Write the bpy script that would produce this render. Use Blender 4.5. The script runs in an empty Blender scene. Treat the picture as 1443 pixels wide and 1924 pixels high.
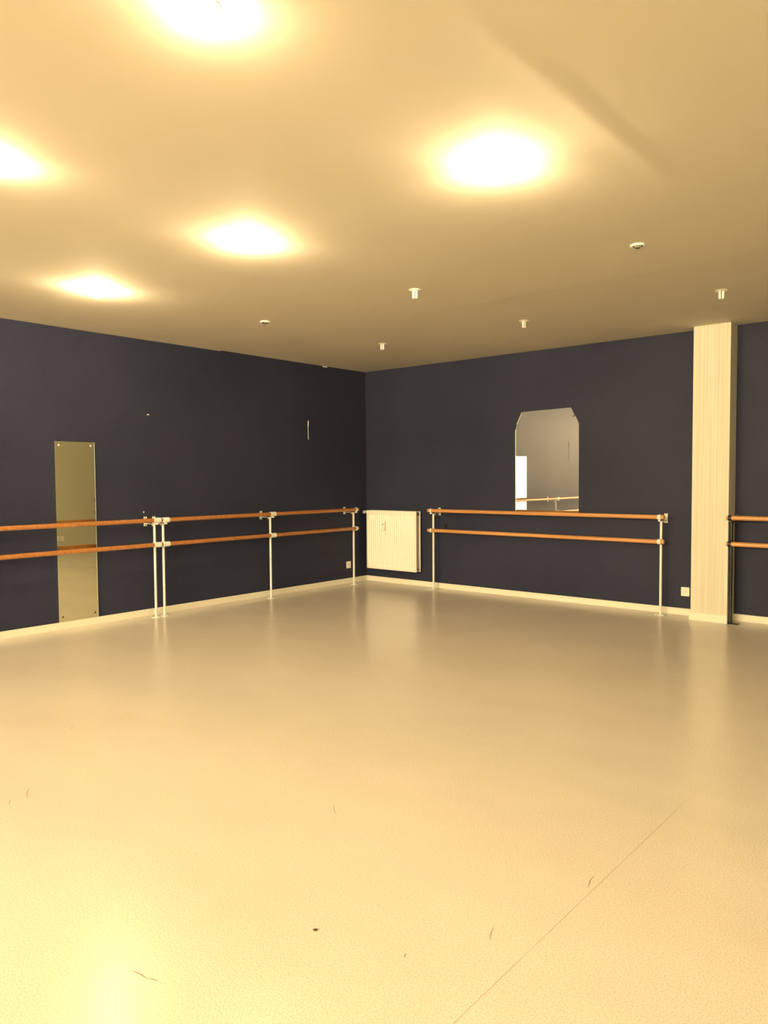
import bpy, bmesh, math, random
from mathutils import Vector, Matrix, noise

# ------------------------------------------------------------------ camera
CAMX, CAMY, CAMZ = 7.4472, -8.3664, 1.52
YAW, PITCH, ROLL, FPX = 0.70413, 0.045668, -0.006738, 1424.16
H = 3.049                       # ceiling height
XR, YF = 8.0, -16.5             # right wall, front wall (behind the camera)

C = bpy.context.scene.collection
cam = bpy.data.cameras.new('camera')
cam_ob = bpy.data.objects.new('camera', cam); C.objects.link(cam_ob)
fw = Vector((-math.sin(YAW)*math.cos(PITCH), math.cos(YAW)*math.cos(PITCH), -math.sin(PITCH)))
rt = fw.cross(Vector((0, 0, 1))).normalized(); up = rt.cross(fw)
c_, s_ = math.cos(ROLL), math.sin(ROLL)
r2, u2 = c_*rt + s_*up, -s_*rt + c_*up
M3 = Matrix((r2, u2, -fw)).transposed()
cam_ob.matrix_world = Matrix.Translation((CAMX, CAMY, CAMZ)) @ M3.to_4x4()
cam.sensor_fit = 'HORIZONTAL'; cam.sensor_width = 36.0; cam.lens = 36.0*FPX/1443.0
cam.clip_start = 0.05
sc = bpy.context.scene
sc.camera = cam_ob

# ------------------------------------------------------------------ light and exposure
world = bpy.data.worlds.new('world'); sc.world = world; world.use_nodes = True
world.node_tree.nodes['Background'].inputs[0].default_value = (0, 0, 0, 1)
world.node_tree.nodes['Background'].inputs[1].default_value = 0
vs = sc.view_settings
vs.view_transform = 'Standard'; vs.look = 'None'; vs.gamma = 1.0; vs.use_curve_mapping = False
vs.exposure = 0.36
LAMP_RGB = (1.0, 0.745, 0.395)
LAMP_POWER = 1850.0             # radiance of the lit tubes
DIM_POWER = 700.0                # row nearest the viewer, turned down to keep the near floor from clipping
BACK_FILL_POWER = 26500.0             # added fill row, unseen behind the viewer, to brighten the far walls
LIT = [(5.42, -5.12), (3.57, -5.14), (1.69, -5.14), (5.38, -6.81), (3.63, -6.73), (1.70, -6.80),
       (5.41, -14.42), (3.61, -14.40), (1.73, -14.41), (7.05, -14.40)]  # last row: added lamps, out of view, for fill light

# ------------------------------------------------------------------ materials
def mat(name, col, rough=0.5, metal=0.0, spec=0.5, emis=None, est=0.0):
    m = bpy.data.materials.new(name); m.use_nodes = True
    b = m.node_tree.nodes['Principled BSDF']
    b.inputs['Base Color'].default_value = (*col, 1); b.inputs['Roughness'].default_value = rough
    b.inputs['Metallic'].default_value = metal; b.inputs['Specular IOR Level'].default_value = spec
    if emis:
        b.inputs['Emission Color'].default_value = (*emis, 1); b.inputs['Emission Strength'].default_value = est
    return m

def nd(m, t, **kw):
    n = m.node_tree.nodes.new(t)
    for k, v in kw.items():
        if k in n.inputs: n.inputs[k].default_value = v
        else: setattr(n, k, v)
    return n

def ln(m, a, ao, b, bi): m.node_tree.links.new(a.outputs[ao], b.inputs[bi])

def coords(m, scale=(1, 1, 1), rot=(0, 0, 0)):
    tc = nd(m, 'ShaderNodeTexCoord'); mp = nd(m, 'ShaderNodeMapping')
    mp.inputs['Scale'].default_value = scale; mp.inputs['Rotation'].default_value = rot
    ln(m, tc, 'Object', mp, 'Vector'); return mp

def ramp2(m, src, so, p0, c0, p1, c1):
    r = nd(m, 'ShaderNodeValToRGB'); e = r.color_ramp.elements
    e[0].position = p0; e[0].color = (*c0, 1); e[1].position = p1; e[1].color = (*c1, 1)
    ln(m, src, so, r, 'Fac'); return r

def mixc(m, fac, a, b, mode='MIX'):
    x = nd(m, 'ShaderNodeMix'); x.data_type = 'RGBA'; x.blend_type = mode
    if isinstance(fac, tuple): ln(m, fac[0], fac[1], x, 0)
    else: x.inputs[0].default_value = fac
    for v, i in ((a, 6), (b, 7)):
        if hasattr(v, 'outputs') or isinstance(v, tuple) and hasattr(v[0], 'outputs'):
            o, k = (v if isinstance(v, tuple) else (v, 0))
            m.node_tree.links.new(o.outputs[k], x.inputs[i])
        else: x.inputs[i].default_value = (*v, 1)
    return x

def bump(m, h, ho, dist, strength=1.0, prev=None):
    b = nd(m, 'ShaderNodeBump'); b.inputs['Distance'].default_value = dist; b.inputs['Strength'].default_value = strength
    ln(m, h, ho, b, 'Height')
    if prev: ln(m, prev, 'Normal', b, 'Normal')
    return b

def bsdf(m): return m.node_tree.nodes['Principled BSDF']

# dark woven wall covering
def wall_dark():
    m = mat('dark_wall_covering', (0.05, 0.05, 0.06), 0.5)
    P = bsdf(m)
    big = nd(m, 'ShaderNodeTexNoise', Scale=0.8, Detail=3.0); ln(m, coords(m), 0, big, 'Vector')
    fine = nd(m, 'ShaderNodeTexNoise', Scale=130.0, Detail=2.0); ln(m, coords(m, (1, 1, 0.8)), 0, fine, 'Vector')
    c1 = ramp2(m, big, 0, 0.35, (0.023, 0.029, 0.060), 0.65, (0.029, 0.035, 0.071))
    c2 = ramp2(m, fine, 0, 0.3, (0.62, 0.62, 0.62), 0.72, (1.45, 1.4, 1.4))
    mx = mixc(m, 1.0, c1, c2, 'MULTIPLY'); ln(m, mx, 2, P, 'Base Color')
    b = bump(m, fine, 0, 0.0012, 0.6); ln(m, b, 'Normal', P, 'Normal')
    P.inputs['Roughness'].default_value = 0.55
    P.inputs['Specular IOR Level'].default_value = 0.14
    P.inputs['Sheen Weight'].default_value = 0.25; P.inputs['Sheen Roughness'].default_value = 0.35; P.inputs['Sheen Tint'].default_value = (0.8, 0.85, 1, 1)
    return m
M_WALL = wall_dark()

def plaster(name, col, bd=0.0015, sc_=60.0, rough=0.85):
    m = mat(name, col, rough, spec=0.25)
    P = bsdf(m)
    n = nd(m, 'ShaderNodeTexNoise', Scale=sc_, Detail=3.0); ln(m, coords(m), 0, n, 'Vector')
    big = nd(m, 'ShaderNodeTexNoise', Scale=1.2, Detail=4.0); ln(m, coords(m), 0, big, 'Vector')
    cr = ramp2(m, big, 0, 0.3, tuple(v*0.96 for v in col), 0.7, col); ln(m, cr, 0, P, 'Base Color')
    b = bump(m, n, 0, bd, 0.25); ln(m, b, 'Normal', P, 'Normal')
    return m
M_CEIL = plaster('ceiling_paint', (0.64, 0.60, 0.525), 0.0006, 90.0)
M_PALE = plaster('pale_wall_paint', (0.60, 0.595, 0.49), 0.001)
M_FRONT = plaster('white_wall_paint', (0.82, 0.82, 0.78), 0.001)

def floor_mat():
    m = mat('beige_vinyl_floor', (0.6, 0.55, 0.48), 0.2)
    P = bsdf(m)
    sp = nd(m, 'ShaderNodeTexNoise', Scale=170.0, Detail=2.0); ln(m, coords(m), 0, sp, 'Vector')
    big = nd(m, 'ShaderNodeTexNoise', Scale=0.9, Detail=6.0, Roughness=0.6); ln(m, coords(m, (1, 1.6, 1)), 0, big, 'Vector')
    c1 = ramp2(m, big, 0, 0.3, (0.72, 0.685, 0.635), 0.7, (0.79, 0.75, 0.695))
    c2 = ramp2(m, sp, 0, 0.32, (0.80, 0.78, 0.76), 0.60, (1.04, 1.04, 1.04))
    mx = mixc(m, 1.0, c1, c2, 'MULTIPLY')
    # sheet joint running along y at x = 6.265, dirty and broken up
    tc = nd(m, 'ShaderNodeTexCoord'); sx = nd(m, 'ShaderNodeSeparateXYZ'); ln(m, tc, 'Object', sx, 0)
    wob = nd(m, 'ShaderNodeTexNoise', Scale=3.0); ln(m, tc, 'Object', wob, 'Vector')
    a0 = nd(m, 'ShaderNodeMath', operation='MULTIPLY_ADD'); ln(m, wob, 0, a0, 0); a0.inputs[1].default_value = 0.004; ln(m, sx, 0, a0, 2)
    a1 = nd(m, 'ShaderNodeMath', operation='SUBTRACT'); ln(m, a0, 0, a1, 0); a1.inputs[1].default_value = 6.267
    a2 = nd(m, 'ShaderNodeMath', operation='ABSOLUTE'); ln(m, a1, 0, a2, 0)
    a3 = nd(m, 'ShaderNodeMapRange'); ln(m, a2, 0, a3, 0)
    a3.inputs[1].default_value = 0.0; a3.inputs[2].default_value = 0.0028; a3.inputs[3].default_value = 1.0; a3.inputs[4].default_value = 0.0
    a4 = nd(m, 'ShaderNodeMapRange'); ln(m, sx, 1, a4, 0)
    a4.inputs[1].default_value = -4.6; a4.inputs[2].default_value = -5.0; a4.inputs[3].default_value = 0.0; a4.inputs[4].default_value = 0.62
    brk = nd(m, 'ShaderNodeTexNoise', Scale=6.0, Detail=3.0); ln(m, tc, 'Object', brk, 'Vector')
    a5 = nd(m, 'ShaderNodeMath', operation='MULTIPLY'); ln(m, a3, 0, a5, 0); ln(m, a4, 0, a5, 1)
    a6 = nd(m, 'ShaderNodeMapRange'); ln(m, brk, 0, a6, 0); a6.inputs[1].default_value = 0.3; a6.inputs[2].default_value = 0.55; a6.inputs[3].default_value = 0.45
    a7 = nd(m, 'ShaderNodeMath', operation='MULTIPLY'); ln(m, a5, 0, a7, 0); ln(m, a6, 0, a7, 1)
    mj = mixc(m, (a7, 0), (mx, 2), (0.25, 0.19, 0.12)); ln(m, mj, 2, P, 'Base Color')
    # wear: slightly varying gloss, faint swirls
    sw = nd(m, 'ShaderNodeTexNoise', Scale=5.0, Detail=6.0, Distortion=1.5); ln(m, coords(m), 0, sw, 'Vector')
    rr = nd(m, 'ShaderNodeMapRange'); ln(m, sw, 0, rr, 0); rr.inputs[1].default_value = 0.3; rr.inputs[2].default_value = 0.7; rr.inputs[3].default_value = 0.225; rr.inputs[4].default_value = 0.265
    ln(m, rr, 0, P, 'Roughness')
    b = bump(m, sp, 0, 0.0006, 0.35)
    b2 = bump(m, sw, 0, 0.0008, 0.12, b)
    ln(m, b2, 'Normal', P, 'Normal')
    P.inputs['Specular IOR Level'].default_value = 0.5
    return m
M_FLOOR = floor_mat()

def ribbed_paper():
    m = mat('ribbed_wallpaper', (0.72, 0.70, 0.60), 0.8, spec=0.2)
    P = bsdf(m)
    n = nd(m, 'ShaderNodeTexNoise', Scale=1.0, Detail=2.0); ln(m, coords(m, (300, 300, 0.8)), 0, n, 'Vector')
    cr = ramp2(m, n, 0, 0.35, (0.60, 0.585, 0.49), 0.62, (0.78, 0.765, 0.67)); ln(m, cr, 0, P, 'Base Color')
    b = bump(m, n, 0, 0.003, 0.7); ln(m, b, 'Normal', P, 'Normal')
    return m
M_RIB = ribbed_paper()

def wood(name, c0, c1, axis):
    m = mat(name, c0, 0.28, spec=0.5)
    P = bsdf(m)
    s = [38, 38, 38]; s[axis] = 0.7
    n = nd(m, 'ShaderNodeTexNoise', Scale=1.0, Detail=3.0, Distortion=0.1); ln(m, coords(m, tuple(s)), 0, n, 'Vector')
    cr = ramp2(m, n, 0, 0.32, c0, 0.68, c1); ln(m, cr, 0, P, 'Base Color')
    P.inputs['Coat Weight'].default_value = 0.3; P.inputs['Coat Roughness'].default_value = 0.15
    return m
M_WOOD_L = wood('varnished_wood_along_y', (0.36, 0.145, 0.042), (0.49, 0.215, 0.070), 1)
M_WOOD_B = wood('varnished_wood_along_x', (0.50, 0.24, 0.085), (0.68, 0.36, 0.14), 0)
M_WHITE = mat('white_enamel', (0.86, 0.86, 0.84), 0.35)
M_RAD = mat('radiator_enamel', (0.93, 0.93, 0.90), 0.35)
M_RADIN = mat('radiator_shade_and_lines', (0.62, 0.52, 0.46), 0.6)  # pinkish tone holds the shade between the panels; also draws meter lines
M_BLACK = mat('black_enamel', (0.012, 0.011, 0.011), 0.3)
M_HOLE = mat('dark_hole', (0.02, 0.018, 0.016), 0.6)
M_CHROME = mat('chrome', (0.75, 0.74, 0.72), 0.18, 1.0)
M_BASE = plaster('skirting_paint', (0.84, 0.83, 0.74), 0.0004, 40.0, 0.5)
M_PLASTIC = mat('white_plastic', (0.84, 0.83, 0.78), 0.4)
M_MIRROR_OLD = mat('aged_mirror_glass', (0.93, 0.935, 0.76), 0.02, 1.0)
M_MIRROR = mat('mirror_glass', (0.90, 0.90, 0.88), 0.008, 1.0)
M_EDGE = mat('polished_glass_edge', (0.75, 0.82, 0.74), 0.15, spec=0.8)  # pale colour stands for the bright reflection along the bevel
M_TUBE_OFF = mat('unlit_lamp_glass', (0.88, 0.88, 0.86), 0.25)
M_TUBE_ON = mat('lit_lamp_glass', (0.9, 0.9, 0.9), 0.3, emis=LAMP_RGB, est=LAMP_POWER)
M_TUBE_DIM = mat('dim_lit_lamp_glass', (0.9, 0.9, 0.9), 0.3, emis=LAMP_RGB, est=DIM_POWER)
M_TUBE_FILL = mat('added_fill_lamp_glass', (0.9, 0.9, 0.9), 0.3, emis=LAMP_RGB, est=BACK_FILL_POWER)
M_SCUFF = mat('scuff_dirt', (0.30, 0.22, 0.14), 0.6)
M_CRUMB = mat('dark_crumb', (0.05, 0.035, 0.025), 0.8)

# ------------------------------------------------------------------ mesh helpers
def link(name, bm, m, parent=None, smooth=False, loc=None):
    me = bpy.data.meshes.new(name); bm.normal_update(); bm.to_mesh(me); bm.free()
    o = bpy.data.objects.new(name, me); C.objects.link(o)
    me.materials.append(m)
    if smooth:
        for p in me.polygons: p.use_smooth = True
        me.set_sharp_from_angle(angle=math.radians(40))
    if parent is not None: o.parent = parent
    if loc is not None: o.location = loc
    return o

def box(bm, x0, x1, y0, y1, z0, z1, bev=0.0):
    x0, x1 = sorted((x0, x1)); y0, y1 = sorted((y0, y1)); z0, z1 = sorted((z0, z1))
    g = bmesh.ops.create_cube(bm, size=1.0)
    vs_ = g['verts']
    bmesh.ops.scale(bm, vec=(x1-x0, y1-y0, z1-z0), verts=vs_)
    bmesh.ops.translate(bm, vec=((x0+x1)/2, (y0+y1)/2, (z0+z1)/2), verts=vs_)
    if bev > 0:
        es = list({e for v in vs_ for e in v.link_edges})
        bmesh.ops.bevel(bm, geom=es, offset=bev, segments=2, profile=0.5, affect='EDGES')

def cyl(bm, a, b, r0, r1=None, n=24, caps=True):
    a, b = Vector(a), Vector(b); d = b-a; r1 = r0 if r1 is None else r1
    q = d.to_track_quat('Z', 'Y').to_matrix().to_4x4()
    g = bmesh.ops.create_cone(bm, cap_ends=caps, segments=n, radius1=r0, radius2=r1, depth=d.length)
    bmesh.ops.transform(bm, matrix=Matrix.Translation((a+b)/2) @ q, verts=g['verts'])

def lathe(bm, a, axis, prof, n=28):
    """prof = [(distance along axis, radius)...], capped at both ends"""
    a = Vector(a); q = Vector(axis).to_track_quat('Z', 'Y').to_matrix()
    rings = []
    for t, r in prof:
        rings.append([bm.verts.new(a + q @ Vector((r*math.cos(2*math.pi*i/n), r*math.sin(2*math.pi*i/n), t))) for i in range(n)])
    for p, s in zip(rings, rings[1:]):
        for i in range(n): bm.faces.new((p[i], p[(i+1) % n], s[(i+1) % n], s[i]))
    bm.faces.new(list(reversed(rings[0]))); bm.faces.new(rings[-1])

def sleeve(bm, a, b, ro, ri, n=28, ch=0.002):
    """hollow ring around an axis"""
    a, b = Vector(a), Vector(b); d = b-a; L = d.length; q = d.to_track_quat('Z', 'Y').to_matrix()
    prof = [(0, ri), (0, ro-ch), (ch, ro), (L-ch, ro), (L, ro-ch), (L, ri)]
    rings = [[bm.verts.new(a + q @ Vector((r*math.cos(2*math.pi*i/n), r*math.sin(2*math.pi*i/n), t))) for i in range(n)] for t, r in prof]
    for k in range(len(rings)):
        p, s = rings[k], rings[(k+1) % len(rings)]
        for i in range(n): bm.faces.new((p[i], p[(i+1) % n], s[(i+1) % n], s[i]))

def empty(name, loc, label, cat, group=None, kind=None):
    o = bpy.data.objects.new(name, None); C.objects.link(o); o.location = loc; o.empty_display_size = 0.05
    tag(o, label, cat, group, kind); return o

def tag(o, label=None, cat=None, group=None, kind=None):
    if label: o['label'] = label
    if cat: o['category'] = cat
    if group: o['group'] = group
    if kind: o['kind'] = kind
    return o

def struct(name, bm, m, smooth=False, label=None, cat=None):
    return tag(link(name, bm, m, smooth=smooth), label, cat, None, 'structure')

def copy_tree(o, parent=None):
    c = o.copy(); C.objects.link(c); c.parent = parent
    for ch in list(o.children): copy_tree(ch, c)
    return c

# ------------------------------------------------------------------ room shell
bm = bmesh.new(); box(bm, -0.15, XR+0.15, YF-0.15, 0.15, -0.12, 0.0)
FLOOR = struct('floor', bm, M_FLOOR, label='beige speckled sheet vinyl dance floor, softly glossy', cat='floor')

def ceil_z(x, y):
    z = H
    # board joint beyond y = -2.63: the strip next to the back wall lies a touch higher
    t = y + 2.63 - 0.02*math.sin(x*1.3)
    if t > 0: z += min(t, 0.015)/0.015*0.009 + t*0.001
    # filled plaster joint along x = 6.09
    a = math.exp(-((x-6.0-0.03*noise.noise((0, y*1.3, 3)))/0.07)**2)
    b = 1/(1+math.exp(max(-50, min(50, -(x-6.09)/0.006))))
    k = max(0, min(1, (y+6.45)/0.5))*max(0, min(1, (-4.15-y)/0.5))
    z -= 0.0040*a*(1-b)*k
    # gentle unevenness of the plaster
    z += 0.0022*noise.noise((x*0.9, y*0.9, 0.3)) + 0.0006*noise.noise((x*3.1, y*2.6, 1.7))
    return z
bm = bmesh.new()
def axis_pts(a, b, step, extra=()):
    n = int(round((b-a)/step)); s = {round(a+(b-a)*i/n, 4) for i in range(n+1)}
    for e in extra: s.add(round(e, 4))
    return sorted(s)
xs = axis_pts(0, XR, 0.05, [5.95+0.01*i for i in range(20)])
ys = axis_pts(YF, 0, 0.05, [-2.66+0.01*i for i in range(9)])
low = [[bm.verts.new((x, y, ceil_z(x, y))) for y in ys] for x in xs]
for i in range(len(xs)-1):
    for j in range(len(ys)-1):
        bm.faces.new((low[i][j], low[i][j+1], low[i+1][j+1], low[i+1][j]))
# slab above
tv = [bm.verts.new(v) for v in ((0, YF, H+.2), (XR, YF, H+.2), (XR, 0, H+.2), (0, 0, H+.2))]
bm.faces.new(tv)
bm.faces.new([low[0][j] for j in range(len(ys))] + [tv[3], tv[0]])
bm.faces.new([low[-1][j] for j in reversed(range(len(ys)))] + [tv[1], tv[2]])
bm.faces.new([low[i][0] for i in reversed(range(len(xs)))] + [tv[0], tv[1]])
bm.faces.new([low[i][-1] for i in range(len(xs))] + [tv[2], tv[3]])
struct('ceiling', bm, M_CEIL, True, 'uneven painted plaster ceiling with a visible board joint', 'ceiling')

WT = H + 0.1
bm = bmesh.new(); box(bm, -0.15, 0.0, YF, 0.15, 0.0, WT)
WALL_L = struct('wall_left', bm, M_WALL, label='dark charcoal wall left of the corner', cat='wall')
bm = bmesh.new(); box(bm, 0.0, XR, 0.0, 0.15, 0.0, WT)
struct('wall_back', bm, M_WALL, label='dark charcoal wall right of the corner, behind radiator and column', cat='wall')
bm = bmesh.new(); box(bm, XR, XR+0.15, YF, 0.15, 0.0, WT)
struct('wall_right', bm, M_PALE, label='pale wall seen only in the tall narrow mirror', cat='wall')
bm = bmesh.new(); box(bm, -0.15, XR+0.15, YF-0.15, YF, 0.0, WT)
struct('wall_front', bm, M_FRONT, label='white wall behind the viewer, seen only in reflections', cat='wall')

# column against the back wall
PX0, PX1, PY = 4.765, 5.132, -0.225
bm = bmesh.new(); box(bm, PX0, PX1, PY, 0.0, 0.0, H+0.012, 0.003)
struct('column', bm, M_RIB, label='cream square column papered with fine vertical ribs', cat='column')

# skirting boards
BH, BT = 0.072, 0.012
def skirting(name, segs, label):
    bm = bmesh.new()
    for s in segs: box(bm, *s, 0.0, BH, 0.0015)
    return struct(name, bm, M_BASE, label=label, cat='skirting board')
skirting('baseboard_left', [(0, BT, YF, -3.642), (0, BT, -3.640, -BT)], 'cream skirting board along the left wall')
skirting('baseboard_back', [(0, 1.372, -BT, 0), (1.374, PX0, -BT, 0)], 'cream skirting board between corner and column')
skirting('baseboard_back_right', [(PX1, XR, -BT, 0)], 'cream skirting board right of the column')
bm = bmesh.new()
box(bm, PX0-0.012, PX1+0.004, PY-0.014, PY, 0, 0.082, 0.0015)
box(bm, PX0-0.012, PX0, PY, 0, 0, 0.082, 0.0015)
struct('baseboard_column', bm, M_BASE, label='cream skirting board wrapped around the column foot', cat='skirting board')
skirting('baseboard_right', [(XR-BT, XR, YF, -BT)], 'cream skirting board along the pale wall')

# ------------------------------------------------------------------ ceiling lamps
def lamp(lit, glow=None):
    root = empty('ceiling_lamp', (0, 0, 0), None, 'ceiling lamp')
    bm = bmesh.new(); lathe(bm, (0, 0, -0.009), (0, 0, 1), [(0, 0.034), (0.0015, 0.046), (0.005, 0.050), (0.012, 0.050)])
    link('flange', bm, M_WHITE, root, True)
    L = 0.070 if lit else 0.072
    for s in (-1, 1):
        bm = bmesh.new()
        lathe(bm, (s*0.0125, 0, -L), (0, 0, 1), [(0, 0.005), (0.003, 0.0095), (0.008, 0.0112), (L-0.009, 0.0112)], 16)
        t = link('tube', bm, (glow or M_TUBE_ON) if lit else M_TUBE_OFF, root, True)
        if lit: t['label'] = 'glowing glass tube'
    if not lit:
        bm = bmesh.new(); box(bm, -0.003, 0.003, -0.004, 0.004, -0.060, -0.009)
        link('tube_bridge', bm, M_HOLE, root)
    return root

def ceil_at(x, y): return ceil_z(x, y)
lit0 = lamp(True); dim0 = lamp(True, M_TUBE_DIM); fill0 = lamp(True, M_TUBE_FILL); used = set()
lit_labels = {
 (5.42, -5.12): 'bright lit ceiling lamp right of centre, largest fully visible glow',
 (3.57, -5.14): 'bright lit ceiling lamp between the big glow and the leftmost small glow',
 (1.69, -5.14): 'bright lit ceiling lamp nearest the dark left wall, above the tall narrow mirror',
 (5.38, -6.81): 'bright lit ceiling lamp cut off by the top edge of the photo',
 (3.63, -6.73): 'lit ceiling lamp cut off by the left edge of the photo',
 (1.70, -6.80): 'lit ceiling lamp near the left wall, outside the photo at the left',
 (5.41, -14.42): 'added unseen fill lamp in the row by the white wall, second from the pale wall',
 (3.61, -14.40): 'added unseen fill lamp in the row by the white wall, third from the pale wall',
 (1.73, -14.41): 'added unseen fill lamp in the row by the white wall, closest to the left wall',
 (7.05, -14.40): 'added unseen fill lamp in the row by the white wall, closest to the pale wall'}
for i, (x, y) in enumerate(LIT):
    src = lit0 if y > -6 else dim0 if y > -9 else fill0
    o = copy_tree(src) if src in used else src
    used.add(src)
    o.location = (x, y, ceil_at(x, y)); o.rotation_euler = (0, 0, 0.5)
    tag(o, lit_labels[(x, y)], None, 'lit ceiling lamps')
off0 = lamp(False)
for i, (x, y, a, lab) in enumerate([
  (3.590, -3.415, 0.35, 'unlit white ceiling lamp hanging nearest the viewer, left of the arched mirror'),
  (3.610, -1.690, 1.35, 'unlit white ceiling lamp above the broken arched mirror'),
  (5.463, -1.668, 0.35, 'unlit white ceiling lamp in front of the cream column'),
  (1.743, -1.660, 0.55, 'smallest unlit white ceiling lamp, close to the room corner')]):
    o = off0 if i == 0 else copy_tree(off0)
    o.location = (x, y, ceil_at(x, y)); o.rotation_euler = (0, 0, a)
    tag(o, lab, None, 'unlit ceiling lamps')
def socket_ring():
    root = empty('empty_lamp_holder', (0, 0, 0), None, 'lamp holder')
    bm = bmesh.new(); sleeve(bm, (0, 0, -0.012), (0, 0, 0.003), 0.050, 0.036, 32, 0.004); link('ring', bm, M_WHITE, root, True)
    bm = bmesh.new(); lathe(bm, (0, 0, -0.022), (0, 0, 1), [(0, 0.016), (0.004, 0.026), (0.012, 0.034), (0.024, 0.037)]); link('socket', bm, M_CHROME, root, True)
    bm = bmesh.new(); lathe(bm, (0, 0, -0.0235), (0, 0, 1), [(0, 0.011), (0.002, 0.012)]); link('socket_opening', bm, M_HOLE, root, True)
    return root
r0 = socket_ring()
for i, (x, y, lab) in enumerate([(5.437, -3.380, 'empty round lamp holder ring on the ceiling at the right, without a tube'),
                                 (1.727, -3.405, 'small empty lamp holder ring on the ceiling near the left wall')]):
    o = r0 if i == 0 else copy_tree(r0)
    o.location = (x, y, ceil_at(x, y)); tag(o, lab, None, 'empty lamp holders')

# ------------------------------------------------------------------ ballet barres
RR = 0.0235; ZU, ZL = 1.070, 0.803; OFF = 0.05

def barre(label, origin, ang, d_post, posts, rails, zu=ZU, zl=ZL, rail_r=RR, metal=None, wmat=None, foot='disc', sleeves=(), bracket=True, pr=0.0135):
    """local frame: x along the wall, y = out of the wall (0 at the wall)"""
    metal = metal or M_WHITE
    root = empty('ballet_barre', origin, label, 'ballet barre')
    root.rotation_euler = (0, 0, ang)
    dr = d_post + OFF
    for (s, e) in rails:
        for z, nm in ((zu, 'upper_rail'), (zl, 'lower_rail')):
            bm = bmesh.new(); L = e-s
            lathe(bm, (s, dr, z), (1, 0, 0), [(0, rail_r-0.004), (0.004, rail_r), (L-0.004, rail_r), (L, rail_r-0.004)], 32)
            link(nm, bm, wmat, root, True)
    for i, p in enumerate(posts):
        bm = bmesh.new(); cyl(bm, (p, d_post, 0.004), (p, d_post, zu-rail_r-0.020), pr, n=24)
        post = link('post', bm, metal, root, True)
        bm = bmesh.new()
        if foot == 'disc':
            lathe(bm, (p, d_post, 0.0), (0, 0, 1), [(0, 0.050), (0.003, 0.050), (0.007, 0.038), (0.009, pr+0.004)], 32)
            link('base_plate', bm, metal, post, True)
        else:
            hw = 0.058 if metal is M_WHITE else 0.050
            xo = -0.032 if metal is M_BLACK else 0       # clears the skirting of the column
            box(bm, p+xo-hw, p+xo+hw, d_post-0.045, d_post+0.045, 0, 0.006, 0.001)
            link('base_plate', bm, metal, post)
        ln_ = sleeves[i] if sleeves else 0.028
        for z, nm in ((zu, 'upper_collar'), (zl, 'lower_collar')):
            bm = bmesh.new()
            sleeve(bm, (p-ln_/2, dr, z), (p+ln_/2, dr, z), rail_r+0.0055, rail_r-0.001)
            if z == zl:
                cyl(bm, (p, d_post-0.016, z), (p, dr-rail_r, z), 0.016, n=20)
                cyl(bm, (p, d_post, z-0.022), (p, d_post, z+0.026), pr+0.004, n=20)
                cyl(bm, (p, d_post, z+0.026), (p, d_post, z+0.034), pr+0.004, pr, n=20)
            link(nm, bm, metal, post, True)
            bm = bmesh.new()      # grub screw in the front of the collar
            off = ln_*0.32 if ln_ > 0.05 else 0
            cyl(bm, (p+off, dr+rail_r+0.004, z), (p+off, dr+rail_r+0.0065, z), 0.0035, n=12)
            link('grub_screw', bm, M_HOLE, post)
        if bracket:
            br = bmesh.new()
            box(br, p-0.020, p+0.020, 0, 0.005, zu-0.072, zu+0.032, 0.0018)
            br_o = link('wall_bracket', br, metal, root)
            bm = bmesh.new()
            box(bm, p-0.014, p+0.014, 0.004, dr+0.018, zu-rail_r-0.0225, zu-rail_r-0.0170, 0.001)
            box(bm, p-0.010, p+0.010, dr-0.012, dr+0.012, zu-rail_r-0.018, zu-rail_r-0.004, 0.001)
            box(bm, p-0.014, p+0.014, d_post-0.030, d_post-0.025, zu-rail_r-0.042, zu-rail_r-0.018, 0.001)
            link('bracket_arm', bm, metal, br_o)
            for zz in (zu-0.055, zu+0.020):
                bm = bmesh.new(); cyl(bm, (p+0.003, 0.0045, zz), (p+0.003, 0.0065, zz), 0.0052, n=12)
                link('screw', bm, M_CHROME if metal is M_BLACK else M_HOLE, br_o)
    return root

# left wall: local x runs along -y  (rotate -90: x -> -y, y -> +x)
A = -math.pi/2
barre('long two-rail wooden ballet barre crossing the tall narrow mirror, running out of the photo',
      (0, 0, 0), A, 0.179, [3.688, 5.56, 7.45], [(3.648, 7.52)], wmat=M_WOOD_L, sleeves=(0.085, 0.085, 0.085))
barre('ballet barre on three white posts, on the left wall between narrow mirror and corner',
      (0, 0, 0), A, 0.179, [0.478, 2.026, 3.580], [(0.435, 3.621)], wmat=M_WOOD_L, sleeves=(0.026, 0.085, 0.085), zu=1.069)
# back wall: local x runs along +x, out of wall = -y  (mirror: use rotation pi and negative positions)
barre('ballet barre with two wooden rails on white posts below the broken arched mirror',
      (0, 0, 0), math.pi, 0.145, [-4.418, -1.338], [(-4.472, -1.283)], wmat=M_WOOD_B, sleeves=(0.034, 0.024), foot='plate')
barre('ballet barre with wooden rails on black posts, right of the cream column',
      (0, 0, 0), math.pi, 0.210, [-7.86, -5.158], [(-7.90, -5.124)], zu=1.086, zl=0.821, wmat=M_WOOD_B, metal=M_BLACK,
      sleeves=(0.030, 0.034), foot='plate', pr=0.0165)

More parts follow.
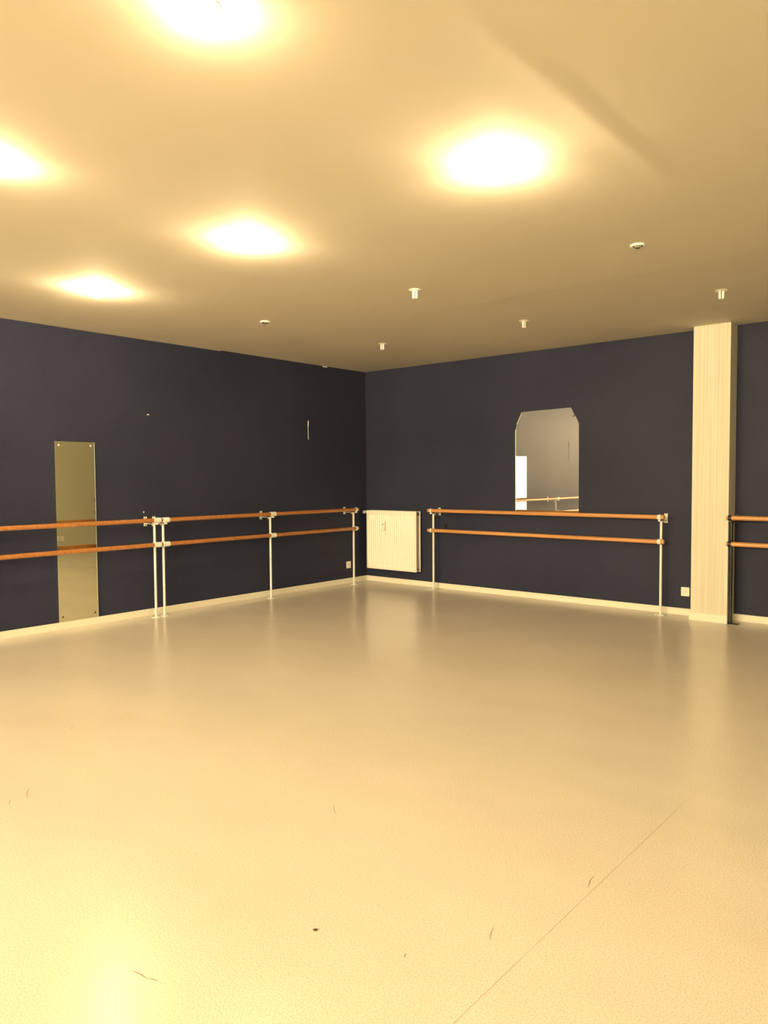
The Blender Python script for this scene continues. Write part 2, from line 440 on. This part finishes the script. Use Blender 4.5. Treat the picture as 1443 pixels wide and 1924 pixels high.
# ------------------------------------------------------------------ radiator
X0, X1, Z0, Z1 = 0.124, 1.037, 0.203, 1.047
rad = empty('radiator', ((X0+X1)/2, 0, Z0), 'cream white ribbed panel radiator hung low beside the room corner', 'radiator')
def radpanel(name, yf, depth, ribs):
    """pressed steel panel: front face with vertical channels"""
    bm = bmesh.new()
    x0, x1 = X0, X1
    n = 22; step = (x1-x0-0.05)/n
    prof = [(x0, 0.006), (x0+0.004, 0.0)]
    for i in range(n):
        s = x0+0.025+i*step
        if ribs: prof += [(s+step*0.12, 0), (s+step*0.32, 0.0055), (s+step*0.68, 0.0055), (s+step*0.88, 0)]
    prof += [(x1-0.004, 0.0), (x1, 0.006)]
    zs = [(Z0, 0.006, 0), (Z0+0.004, 0, 0), (Z0+0.045, 0, 0), (Z0+0.06, 0, 1), (Z1-0.065, 0, 1), (Z1-0.05, 0, 0), (Z1-0.004, 0, 0), (Z1, 0.006, 0)]
    rows = []
    for z, e, k in zs:
        rows.append([bm.verts.new((x, yf + max(e, d if (j < 1 or j > len(prof)-2) else d*k), z)) for j, (x, d) in enumerate(prof)])
    for a, b in zip(rows, rows[1:]):
        for j in range(len(prof)-1): bm.faces.new((a[j], a[j+1], b[j+1], b[j]))
    def bk(r): return [bm.verts.new((v.co.x, yf+depth, v.co.z)) for v in (r[0], r[-1])]
    B0, B1 = bk(rows[0]), bk(rows[-1])
    bm.faces.new(list(reversed(rows[0])) + [B0[0], B0[1]]); bm.faces.new(rows[-1] + [B1[1], B1[0]])
    bm.faces.new([r[0] for r in rows] + [B1[0], B0[0]]); bm.faces.new([r[-1] for r in reversed(rows)] + [B0[1], B1[1]])
    bm.faces.new((B0[0], B0[1], B1[1], B1[0]))
    bmesh.ops.recalc_face_normals(bm, faces=bm.faces)
    o = link(name, bm, M_RAD, rad); o.location = (-rad.location.x, 0, -Z0)
    return o
radpanel('front_panel', -0.142, 0.014, True)
radpanel('back_panel', -0.052, 0.014, False)
def rpart(name, bm, m, smooth=False, parent=None):
    o = link(name, bm, m, parent or rad, smooth)
    if parent is None: o.location = (-rad.location.x, 0, -Z0)
    return o
bm = bmesh.new()   # folded convector fins between the panels
zig = []
for i in range(33):
    x = X0+0.03+i*(X1-X0-0.075)/32
    zig.append((x, -0.124 if i % 2 else -0.070))
for (xa, ya), (xb, yb) in zip(zig, zig[1:]):
    v = [bm.verts.new(p) for p in ((xa, ya, Z0+0.04), (xb, yb, Z0+0.04), (xb, yb, Z1-0.04), (xa, ya, Z1-0.04))]
    bm.faces.new(v)
bmesh.ops.solidify(bm, geom=bm.faces[:], thickness=0.001)
rpart('convector_fins', bm, M_RADIN)
bm = bmesh.new()   # strip between the panels, shade put into its pinkish colour
box(bm, X1-0.030, X1-0.012, -0.128, -0.052, Z0+0.05, Z1-0.06, 0.002)
rpart('side_shade_strip', bm, M_RADIN)['label'] = 'inner strip with pinkish painted shade between the two panels'
bm = bmesh.new(); box(bm, X0, X1-0.002, -0.128, -0.052, Z1-0.006, Z1-0.002, 0.001); box(bm, X0, X0+0.003, -0.128, -0.052, Z0+0.01, Z1-0.004, 0.0005)
rpart('top_grille', bm, M_RAD)
for z, nm in ((Z1-0.040, 'vent_plug'), (Z0+0.034, 'drain_plug')):
    bm = bmesh.new()
    lathe(bm, (X1-0.020, -0.088, z), (1, 0, 0), [(0, 0.018), (0.016, 0.018), (0.018, 0.012), (0.026, 0.011)], 6)
    o = rpart(nm, bm, M_CHROME)
    bm = bmesh.new(); lathe(bm, (X1+0.0055, -0.088, z), (1, 0, 0), [(0, 0.008), (0.002, 0.008)], 12); link('plug_hole', bm, M_HOLE, o)
# thermostat head at the upper left
bm = bmesh.new()
lathe(bm, (X0+0.002, -0.105, Z1-0.030), (-1, 0, 0), [(0, 0.014), (0.010, 0.017), (0.055, 0.019), (0.062, 0.017)], 24)
tv_ = rpart('thermostat_head', bm, M_PLASTIC, True)
bm = bmesh.new()
lathe(bm, (X0-0.062, -0.098, Z1-0.030), (0, -1, 0), [(0, 0.021), (0.026, 0.023), (0.031, 0.019)], 24)
dial = link('dial_cap', bm, M_PLASTIC, tv_, True)
bm = bmesh.new(); lathe(bm, (X0-0.062, -0.1285, Z1-0.030), (0, -1, 0), [(0, 0.007), (0.0012, 0.007)], 16)
link('dial_hole', bm, M_HOLE, tv_)
# heat meter clipped on the front
bm = bmesh.new(); box(bm, 0.435, 0.488, -0.158, -0.136, 0.762, 0.872, 0.003)
hm = rpart('heat_meter', bm, M_RAD)
bm = bmesh.new(); box(bm, 0.442, 0.460, -0.1590, -0.157, 0.846, 0.858); link('meter_window', bm, M_HOLE, hm)
bm = bmesh.new(); box(bm, 0.450, 0.490, -0.1595, -0.150, 0.760, 0.7655); box(bm, 0.486, 0.4895, -0.158, -0.140, 0.762, 0.885); link('meter_edge', bm, M_RADIN, hm)
# wall hangers
for x in (X0+0.18, X1-0.18):
    bm = bmesh.new(); box(bm, x-0.015, x+0.015, -0.040, 0.0, Z0+0.08, Z1-0.08, 0.001)
    rpart('wall_hanger', bm, M_WHITE)

# ------------------------------------------------------------------ sockets
def outlet(loc, ang, label, cat='socket', w=0.090, h=0.098, group=None):
    root = empty('wall_socket', loc, label, cat, group); root.rotation_euler = (0, 0, ang)
    bm = bmesh.new(); box(bm, -w/2, w/2, -0.010, 0, -h/2, h/2, 0.003); link('cover_plate', bm, M_PLASTIC, root)
    bm = bmesh.new(); sleeve(bm, (0, -0.0125, 0), (0, -0.009, 0), 0.024, 0.020); link('recess_ring', bm, M_PLASTIC, root, True)
    for (x, z) in ((-0.0095, 0), (0.0095, 0)):
        bm = bmesh.new(); cyl(bm, (x, -0.0108, z), (x, -0.0098, z), 0.0032, n=12); link('pin_hole', bm, M_HOLE, root)
    bm = bmesh.new(); cyl(bm, (0, -0.018, 0.010), (0, -0.009, 0.010), 0.0028, n=12); link('earth_pin', bm, M_CHROME, root)
    return root
outlet((0, -0.401, 0.264), math.pi/2, 'white wall socket on the left dark wall beside the post nearest the corner')
outlet((4.636, 0, 0.256), 0, 'white wall socket on the back dark wall left of the cream column')
outlet((XR, -0.94, 0.29), -math.pi/2, 'white wall socket reflected in the tall narrow mirror, right one of the pair')
outlet((XR, -1.045, 0.29), -math.pi/2, 'white wall socket reflected in the tall narrow mirror, left one cut by its edge')

# ------------------------------------------------------------------ mirrors
# tall narrow mirror on the left wall, its corner-side edge standing slightly off the wall
MY0, MY1, MZ0, MZ1 = -4.696, -4.274, 0.073, 1.905
mir = empty('wall_mirror', (0.002, MY0, 0), 'tall narrow frameless mirror standing on the skirting board of the left wall', 'mirror')
mir.rotation_euler = (0, 0, -math.radians(0.85))
W = MY1-MY0
bm = bmesh.new(); box(bm, 0.0, 0.005, 0.0, W, MZ0, MZ1, 0.0008)
link('glass', bm, M_MIRROR_OLD, mir)
bm = bmesh.new(); box(bm, 0.0002, 0.0056, W-0.0025, W+0.0008, MZ0, MZ1)
link('polished_edge', bm, M_EDGE, mir)['label'] = 'bright polished glass edge'
for (y, z) in ((0.042, MZ1-0.038), (W-0.042, MZ1-0.038), (0.042, MZ0+0.05), (W-0.034, MZ0+0.052)):
    bm = bmesh.new(); lathe(bm, (0.0048, y, z), (1, 0, 0), [(0, 0.009), (0.003, 0.008), (0.005, 0.004)], 16)
    link('fixing_screw', bm, M_WHITE if z > 1 else M_HOLE, mir, True)

# broken arched mirror on the back wall
pts = [(2.527, 1.082), (2.523, 2.108), (2.527, 2.118), (2.533, 2.150), (2.541, 2.158), (2.540, 2.175), (2.552, 2.195), (2.612, 2.312), (2.624, 2.323),
       (3.272, 2.336), (3.283, 2.330), (3.296, 2.300), (3.310, 2.268), (3.326, 2.246), (3.304, 2.238), (3.302, 2.222), (3.334, 2.236), (3.343, 2.222), (3.372, 2.160), (3.380, 2.140), (3.384, 1.082)]
m2 = empty('broken_mirror', (2.95, 0, 1.08), 'frameless mirror with cut-off chipped upper corners above the barre', 'mirror')
def poly(name, pp, y0, y1, m, parent, loc):
    bm = bmesh.new()
    f = [bm.verts.new((x, y0, z)) for x, z in pp]; b = [bm.verts.new((x, y1, z)) for x, z in pp]
    bm.faces.new(f); bm.faces.new(list(reversed(b)))
    for i in range(len(pp)):
        j = (i+1) % len(pp); bm.faces.new((f[i], b[i], b[j], f[j]))
    bmesh.ops.recalc_face_normals(bm, faces=bm.faces)
    o = link(name, bm, m, parent); o.location = loc; return o
poly('glass', pts, -0.006, -0.001, M_MIRROR, m2, (-2.95, 0, -1.08))
poly('polished_edge', [(2.5225, 1.082), (2.5185, 2.108), (2.5265, 2.108), (2.5305, 1.082)], -0.0068, -0.0005, M_EDGE, m2, (-2.95, 0, -1.08))['label'] = 'bright left glass edge'
poly('polished_edge', [(2.536, 2.170), (2.608, 2.314), (2.613, 2.312), (2.541, 2.168)], -0.0068, -0.0005, M_EDGE, m2, (-2.95, 0, -1.08))

# ------------------------------------------------------------------ little things on the walls
def strip(y, z0, z1, label):
    root = empty('cable_stub', (0, y, z0), label, 'cable')
    bm = bmesh.new()
    L = z1-z0
    path = [(0.006, 0.004, -0.002), (0.005, 0.001, 0.012), (0.004, 0.0, L*0.4), (0.004, -0.001, L*0.68), (0.005, -0.002, L*0.8), (0.007, -0.002, L)]
    for a, b in zip(path, path[1:]): cyl(bm, a, b, 0.0030, n=10)
    link('cord', bm, M_WHITE, root, True)
    bm = bmesh.new(); cyl(bm, (0.006, -0.002, L*0.70), (0.008, 0.0, L+0.002), 0.0052, 0.0048, n=12); cyl(bm, (0.007, 0.0, L*0.88), (0.006, 0.008, L*0.86), 0.003, n=8)
    link('cord_sheath', bm, M_WHITE, root, True)
    return root
strip(-1.178, 2.040, 2.289, 'thin white cord stub hanging high on the left wall near the corner')
strip(-6.507, 1.856, 2.271, 'longer white cord stub, visible only as a reflection in the broken mirror')

def plug(loc, axis, r, label, cat='wall plug', name='wall_plug', m=None):
    bm = bmesh.new(); lathe(bm, (0, 0, 0), axis, [(0, r), (0.003, r*0.9), (0.005, r*0.4)], 14)
    o = link(name, bm, m or M_PLASTIC, None, True); o.location = loc; tag(o, label, cat); return o
plug((0, -3.704, 1.155), (1, 0, 0), 0.009, 'small white plug in the left wall just above the barre bracket of the paired posts')
o = plug((0, -3.625, 2.232), (1, 0, 0), 0.008, 'small white speck high on the left wall, right of the tall narrow mirror')
o.scale = (1, 2.0, 0.8)
# chip in the paint where wall meets ceiling
bm = bmesh.new(); box(bm, 0, 0.006, -0.045, 0.045, -0.014, 0.0, 0.002)
o = link('plaster_chip', bm, M_WHITE); o.location = (0, -0.844, ceil_z(0, -0.844)-0.001); tag(o, 'pale plaster chip at the top edge of the left wall near the corner', 'plaster chip')
# small black fitting on the back wall
bx = empty('wall_catch', (1.448, 0, 0.865), 'small black fitting on the back wall between the rails near the radiator', 'wall fitting')
bm = bmesh.new(); box(bm, -0.024, 0.024, -0.008, 0, -0.040, 0.040, 0.002); link('plate', bm, M_BLACK, bx)
bm = bmesh.new(); cyl(bm, (-0.004, -0.010, 0.028), (-0.004, -0.007, 0.028), 0.006, n=12); link('screw', bm, M_CHROME, bx)

# ------------------------------------------------------------------ crumb and scuffs on the floor
bm = bmesh.new()
random.seed(4)
bmesh.ops.create_icosphere(bm, subdivisions=2, radius=0.006)
for v in bm.verts:
    v.co = Vector((v.co.x*1.5, v.co.y*0.7 + 0.3*v.co.x, v.co.z*0.45)) * (1+0.5*noise.noise(v.co*260)); 
zmin = min(v.co.z for v in bm.verts)
for v in bm.verts: v.co.z -= zmin
o = link('crumb', bm, M_CRUMB, None, True); o.location = (5.658, -6.63, 0.0); o.rotation_euler = (0, 0, 0.6)
tag(o, 'tiny dark crumb of dirt lying on the open floor', 'crumb')
def scuff(a, b, w):
    a, b = Vector((*a, 0)), Vector((*b, 0)); d = (b-a); n = Vector((-d.y, d.x, 0)).normalized()
    bm = bmesh.new(); k = 6; L_, R_ = [], []
    for i in range(k+1):
        t = i/k; ww = w*math.sin(math.pi*(0.08+0.84*t)); c = a+d*t+n*(0.05*d.length*math.sin(math.pi*t))
        L_.append(bm.verts.new(c+n*ww+Vector((0, 0, 0.0006)))); R_.append(bm.verts.new(c-n*ww+Vector((0, 0, 0.0006))))
    for i in range(k): bm.faces.new((R_[i], R_[i+1], L_[i+1], L_[i]))
    link('scuff_mark', bm, M_SCUFF, FLOOR)
scuff((3.840, -6.766), (3.724, -6.701), 0.0022)
scuff((3.846, -6.853), (3.783, -6.814), 0.0018)
scuff((5.101, -5.951), (5.027, -5.889), 0.0018)
scuff((5.369, -7.142), (5.444, -7.132), 0.0016)
scuff((5.441, -7.128), (5.475, -7.118), 0.0014)
scuff((4.922, -6.587), (4.904, -6.556), 0.0012)
scuff((6.245, -5.800), (6.225, -5.704), 0.0016)
scuff((6.140, -6.305), (6.109, -6.232), 0.0016)
scuff((5.980, -6.553), (5.969, -6.531), 0.0022)
scuff((3.044, -6.143), (2.976, -6.071), 0.0016)
scuff((4.960, -3.015), (4.998, -3.023), 0.003)
